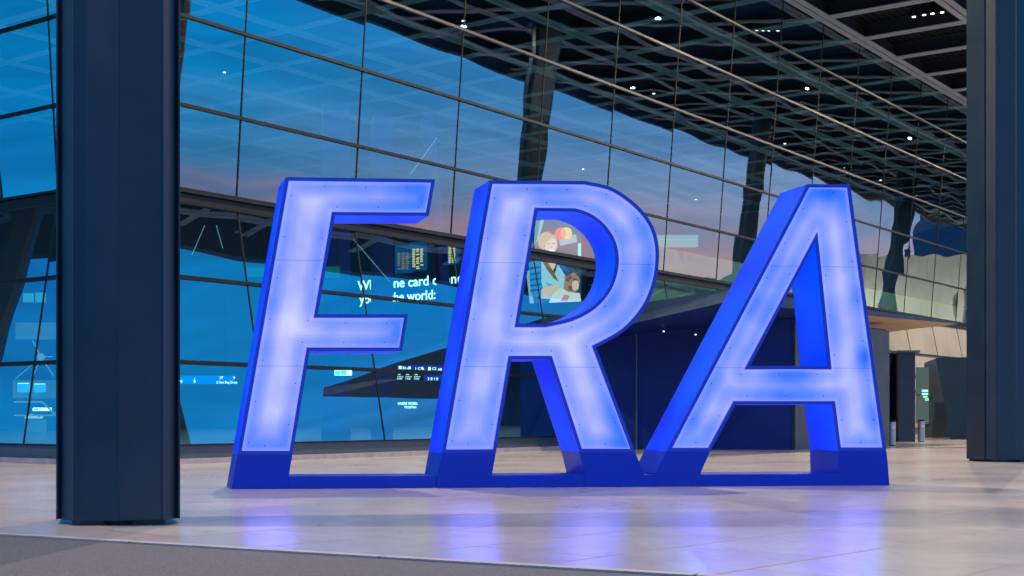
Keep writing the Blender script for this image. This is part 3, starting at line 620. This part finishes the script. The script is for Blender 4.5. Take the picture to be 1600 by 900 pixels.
for k in range(4): g.frame_box((150.5 + k * 7, 144.7 + k * 4.67, 20.5), (3.4, 2.27, 0), (.05, -.08, 0), (0, 0, 1.6))
g.build('window', M['seal'], r)
rr = random.Random(3)
hv = []; hf = []; nh = 90
for i in range(nh):
    a_ = math.radians(20 + 130 * i / (nh - 1)); R_ = 900; hgt = 16 + 9 * math.sin(i * .35) + 5 * math.sin(i * 1.1 + 1) + rr.uniform(0, 2.5)
    for rad, z in ((R_, 0), (R_ + 60, hgt), (R_ + 200, 0)): hv.append((math.sin(a_) * rad, math.cos(a_) * rad, z))
for i in range(nh - 1):
    for j in range(2): hf.append((3 * i + j, 3 * i + j + 1, 3 * i + j + 4, 3 * i + j + 3))
struct(MB().add(hv, hf).build('hills', M['hill'], smooth=True))
hv2 = [(math.sin(math.radians(-150 + 120 * i / 40)) * 900, math.cos(math.radians(-150 + 120 * i / 40)) * 900, z) for i in range(41) for z in (0, 22 + 7 * math.sin(i * .7))]
struct(MB().add(hv2, [(2 * i, 2 * i + 2, 2 * i + 3, 2 * i + 1) for i in range(40)]).build('hills', M['hill'], smooth=True))

# ------------------------------------------------------------------ the illuminated sign
pd = hd(178)                                    # depth direction of the letters
g0 = ground(446, 764); g1 = ground(1390, 758.4); pu = (g1 - g0) / np.linalg.norm(g1 - g0); pn = np.array([pu[1], -pu[0], 0])
DEP = .90
def sp(x, y, o=0.0): return isect(x, y, g0 + pd * o, pn)
SEAMS = []
root = thing('airport_sign', 'giant glowing blue FRA letters standing on a blue base bar', 'illuminated sign', ground(361.6, 764.6) + pd * DEP / 2)
SEAMS = [float(sp(760, 410)[2]), float(sp(760, 573)[2])]
M['panel'] = panel_mat()
M['edge'] = emat('panel_edge_glow', (.26, .30, 1.9), 1.0)
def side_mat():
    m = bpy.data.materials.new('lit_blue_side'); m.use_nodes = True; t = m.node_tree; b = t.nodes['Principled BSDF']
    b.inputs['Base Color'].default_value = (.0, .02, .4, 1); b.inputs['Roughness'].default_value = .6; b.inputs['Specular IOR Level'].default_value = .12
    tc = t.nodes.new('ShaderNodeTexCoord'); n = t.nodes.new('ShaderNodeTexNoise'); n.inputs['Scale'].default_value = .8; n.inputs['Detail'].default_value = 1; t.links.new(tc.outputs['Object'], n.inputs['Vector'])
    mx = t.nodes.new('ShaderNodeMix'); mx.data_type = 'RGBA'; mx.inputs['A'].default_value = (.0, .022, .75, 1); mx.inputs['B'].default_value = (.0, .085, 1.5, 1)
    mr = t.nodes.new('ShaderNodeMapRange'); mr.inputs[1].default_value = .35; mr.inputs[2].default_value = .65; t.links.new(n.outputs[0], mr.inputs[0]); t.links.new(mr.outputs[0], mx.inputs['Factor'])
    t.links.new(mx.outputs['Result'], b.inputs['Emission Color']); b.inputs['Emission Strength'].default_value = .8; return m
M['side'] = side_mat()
def to2(p): q = np.array(p) - g0; return np.array([q @ pu, q[2]])
def to3(p, o=0.0): return g0 + pu * p[0] + UP * p[1] + pd * o
def area(P): return .5 * sum(P[i][0] * P[(i + 1) % len(P)][1] - P[(i + 1) % len(P)][0] * P[i][1] for i in range(len(P)))
def inset(P, d):            # shrink a counter-clockwise polygon by d (grow the hole when d < 0)
    out = []; n = len(P)
    for i in range(n):
        a, b, c = P[i - 1], P[i], P[(i + 1) % n]; u = (b - a) / np.linalg.norm(b - a); v = (c - b) / np.linalg.norm(c - b)
        n1, n2 = np.array([-u[1], u[0]]), np.array([-v[1], v[0]]); m_ = n1 + n2; m_ = m_ / max(1e-6, m_ @ m_) * 2
        if np.linalg.norm(m_) > 2.6: m_ = m_ / np.linalg.norm(m_) * 2.6
        out.append(b + m_ * d)
    return out
def smooth_curve(pts, sub=3):      # Catmull-Rom through the measured points
    out = []
    for i in range(len(pts) - 1):
        p0, p1, p2, p3 = pts[max(0, i - 1)], pts[i], pts[i + 1], pts[min(len(pts) - 1, i + 2)]
        for k in range(sub):
            t = k / sub; out.append(tuple(.5 * (2 * p1[j] + (p2[j] - p0[j]) * t + (2 * p0[j] - 5 * p1[j] + 4 * p2[j] - p3[j]) * t * t + (3 * p1[j] - p0[j] - 3 * p2[j] + p3[j]) * t ** 3) for j in (0, 1)))
    out.append(pts[-1]); return out
F_OUT = [(446.7, 276.7), (680, 280), (670, 337.3), (523.3, 336.7), (496.7, 491), (637.7, 491), (628.3, 548.5), (484, 548.5), (457, 710), (371.3, 710)]
R_OUT = [(765, 281.7)] + smooth_curve([(913, 282.7), (950, 290.5), (975, 303.8), (997, 321.7), (1013.8, 341.7), (1024.5, 363.3), (1029.3, 386.7), (1029.3, 412), (1024.8, 440), (1015.5, 467), (1001, 491), (981, 513), (960, 528), (931.7, 543)]) + \
        [(992.8, 706.5), (905.6, 706.5), (858.5, 561.5), (799.3, 561.5), (774.8, 707.3), (690.5, 707.8)]
R_HOLE = [(840, 330)] + smooth_curve([(898, 330.7), (918, 337.3), (936.7, 350), (950.7, 366.7), (959, 385), (962, 406.7), (959, 428.3), (950.7, 450), (935, 470.7), (915, 486), (890, 497.3), (865, 503.3), (851.7, 505.7)]) + [(810.7, 505.7)]
A_OUT = [(1261.7, 287.7), (1328.3, 288), (1385.0, 704.3), (1309.6, 704.3), (1300.4, 632), (1149.6, 632), (1109.8, 705), (1042, 705)]
A_HOLE = [(1274.8, 376), (1294, 571.8), (1172, 571.8)]
def refine(g, mx=.055):
    bm = bmesh.new(); vs = [bm.verts.new(v) for v in g.v]
    for f in g.f: bm.faces.new([vs[i] for i in f])
    for _ in range(9):
        le = [e for e in bm.edges if e.calc_length() > mx]
        if not le: break
        bmesh.ops.subdivide_edges(bm, edges=le, cuts=1); bmesh.ops.triangulate(bm, faces=bm.faces)
    bm.verts.index_update(); g.v = [tuple(v.co) for v in bm.verts]; g.f = [tuple(v.index for v in f.verts) for f in bm.faces]; g.m = [0] * len(g.f); bm.free()
def sc2(lst):
    return [(to2(sp(x, y)), r * .0098, a) for x, y, r, a in lst]
DIM, HOT = sc2(DIM), sc2(HOT)
def letter(outl, holes, nm, feet):
    P = [to2(sp(*q)) for q in outl]; HS = [[to2(sp(*q)) for q in h] for h in holes]
    if area(P) < 0: P.reverse()
    for h in HS:
        if area(h) > 0: h.reverse()
    base = to3(((min(p[0] for p in P) + max(p[0] for p in P)) / 2, 0), DEP / 2)
    L_ = bpy.data.objects.new('letter', None); COL.objects.link(L_); L_.parent = root; L_.location = tuple(base - np.array(root.location)); L_['label'] = nm
    # side walls (lit), along outline and openings
    g = MB()
    for loop in [P] + HS:
        n = len(loop); k = len(g.v); vs = [to3(p, .02) for p in loop] + [to3(p, DEP - .02) for p in loop]
        g.add(vs, [(i, i + n, (i + 1) % n + n, (i + 1) % n) for i in range(n)])
    g.build('side_wall', M['side'], L_, fix=False)
    P1_, H1 = inset(P, .052), [inset(h, .052) for h in HS]; P2_, H2 = inset(P, .066), [inset(h, .066) for h in HS]
    # rims front and back
    g = MB()
    for o0, o1 in ((0, .03), (DEP - .03, DEP)):
        for A_, B_ in [(P, P1_)] + list(zip(HS, H1)):
            n = len(A_); a, b, c, d_ = [to3(p, o0) for p in A_], [to3(p, o0) for p in B_], [to3(p, o1) for p in A_], [to3(p, o1) for p in B_]
            g.add(a + b + c + d_, [f for i in range(n) for j in [(i + 1) % n] for f in ((i, j, n + j, n + i), (2 * n + i, 3 * n + i, 3 * n + j, 2 * n + j), (i, 2 * n + i, 2 * n + j, j), (n + i, n + j, 3 * n + j, 3 * n + i))])
    g.build('rim', M['rim'], L_, fix=False)
    for o, nmn in ((.018, 'light_panel'), (DEP - .018, 'light_panel')):  # the rear panel is unseen, its glow added to turn the portal blue
        g = MB(); g.sheet([to3(p, o) for p in P2_], [[to3(p, o) for p in h] for h in H2], 0); refine(g)
        for A_, B_ in [(P1_, P2_)] + list(zip(H1, H2)):
            n = len(A_); g.add([to3(p, o) for p in A_] + [to3(p, o) for p in B_], [(i, (i + 1) % n, n + (i + 1) % n, n + i) for i in range(n)], 1)
        if o < .1:
            cl = inset(P, .13); 
            for loop in [cl] + [inset(h, .13) for h in HS]:
                acc = .25
                for i in range(len(loop)):
                    a, b = loop[i], loop[(i + 1) % len(loop)]; ln = np.linalg.norm(b - a)
                    while acc < ln:
                        c = to3(a + (b - a) * acc / ln, o); g.cyl(c, c - pd * .006, .0085, 8, mi=2); acc += .62
                    acc -= ln
        ob = g.build(nmn, [M['panel'], M['edge'], M['seal']], L_, fix=False)
        loops = [P2_] + H2; col = ob.data.attributes.new('led', 'FLOAT', 'POINT')
        A0 = np.array([l[i] for l in loops for i in range(len(l))]); A1 = np.array([l[(i + 1) % len(l)] for l in loops for i in range(len(l))]); dl = A1 - A0; dd = (dl ** 2).sum(1)
        vals = []
        for v in g.v:
            q = to2(v); tt = np.clip(((q - A0) * dl).sum(1) / dd, 0, 1); dist = np.sqrt((((A0 + dl * tt[:, None]) - q) ** 2).sum(1)).min()
            f = .40 + .33 * min(1, dist / .26) ** 1.3 + .20 * math.exp(-(dist / .04) ** 2)
            for lst, sg in ((DIM, -.55), (HOT, .5)):
                for (c2, r2, a2) in lst: f += sg * a2 * math.exp(-((q - c2) ** 2).sum() / r2 ** 2)
            vals.append(f)
        col.data.foreach_set('value', vals)
    return L_
letter(F_OUT, [], 'letter F, leftmost of the three', 0)
letter(R_OUT, [R_HOLE], 'letter R in the middle', 0)
letter(A_OUT, [A_HOLE], 'letter A at the right end', 0)
def gy(x): return 764 - (x - 446) * (764 - 758.4) / (1390 - 446)
def foot(pts, lab):
    P = [to2(sp(*q)) for q in pts]
    for p in P:
        if p[1] < .03: p[1] = 0.002
    MB().prism([to3(p) for p in P], tuple(pd * DEP)).build('letter_foot', M['footblue'], root, bevel=.004)
foot([(371.3, 710), (457, 710), (451.2, 744), (451.2, gy(451)), (361.6, gy(361.6))], '')
foot([(690.5, 707.8), (774.8, 707.3), (769, 741.5), (769, gy(769)), (681, gy(681)), (684, 744)], '')
foot([(905.6, 706.5), (992.8, 706.5), (1006, 741.5), (1006, gy(1006)), (914.5, gy(914)), (914.5, 741.5)], '')
foot([(1042, 705), (1109.8, 705), (1094.7, 739), (1094.7, gy(1094)), (1024.5, gy(1024)), (1024.5, 739.5)], '')
foot([(1309.6, 704.3), (1385, 704.3), (1387, 719), (1390, gy(1390)), (1310.5, gy(1310)), (1310.5, 739)], '')
bh = .182
for x0, x1 in ((451.4, 680.8), (769.2, 914.3), (1006.2, 1024.3), (1094.9, 1310.3)):
    a, b = to2(sp(x0, gy(x0))), to2(sp(x1, gy(x1)))
    g = MB(); g.prism([to3((a[0], .002), .004), to3((b[0], .002), .004), to3((b[0], bh), .004), to3((a[0], bh), .004)], tuple(pd * (DEP - .008)))
    g.build('base_bar', M['footblue'], root)

# ------------------------------------------------------------------ ceiling lamps
lamp_m = emat('lamp_lens', (1, .93, .82), 5); hous = M['seal']
DN_ = []
def lamp(pos, energy, label, group, col=(1, .80, .60), size=.22, cat='downlight', real=True):
    if not DN_:
        r = thing('ceiling_downlight', label, cat, (0, 0, 0), group)
        MB().cyl((0, 0, .03), (0, 0, .35), .17, 16).build('housing', hous, r)
        MB().cyl((0, 0, .0), (0, 0, .028), .07, 16).build('lens', lamp_m, r); DN_.append(r)
    else:
        r = DN_[0].copy(); COL.objects.link(r)
        for ch in DN_[0].children: k = ch.copy(); COL.objects.link(k); k.parent = r
    r['label'] = label; r['group'] = group; r.location = tuple(pos)
    if real:
        l = bpy.data.lights.new('downlight', 'AREA'); l.shape = 'DISK'; l.size = size; l.energy = energy; l.color = col
        o = bpy.data.objects.new('downlight', l); COL.objects.link(o); o.location = tuple(np.array(pos) - np.array([0, 0, .05]))
e_ = 1150
for i, d in enumerate([dcs[0] + G * (.5 + 4 * k) for k in range(0, 8)]):
    for n in (5.8, 11.6 + 4.65 * .5 - .2 + .35, ):
        if abs(n - 14.0) < 1: n = 16.3
        lamp(W(d, n, ZT - .1), e_ * (2.6 if n < 10 else .7), 'round white downlight in the black canopy ceiling outside the glass', 'downlights in the canopy ceiling', real=(d < 75))
for d in np.arange(7.3, 90, 18.6):
    for n in (-11.8, -25.8):
        lamp(W(d, n, ZT - .1), 480, 'small white ceiling downlight inside the terminal behind the glass', 'downlights inside the terminal', col=(.75, .95, 1), real=True)
# row of small lamps in a ceiling bay by the right column
for x, y, wh in ((1428, 27, 'leftmost'), (1444, 24, 'second from the left'), (1457, 22, 'third from the left'), (1472, 20, 'rightmost')):
    q = C0 + ray(x, y) * ((ZT + .3 - H) * F / (HY - y)); lamp(q, 0, 'tiny yellow lamp, %s in the row of four beside the right column' % wh, 'row of tiny ceiling lamps', real=False)
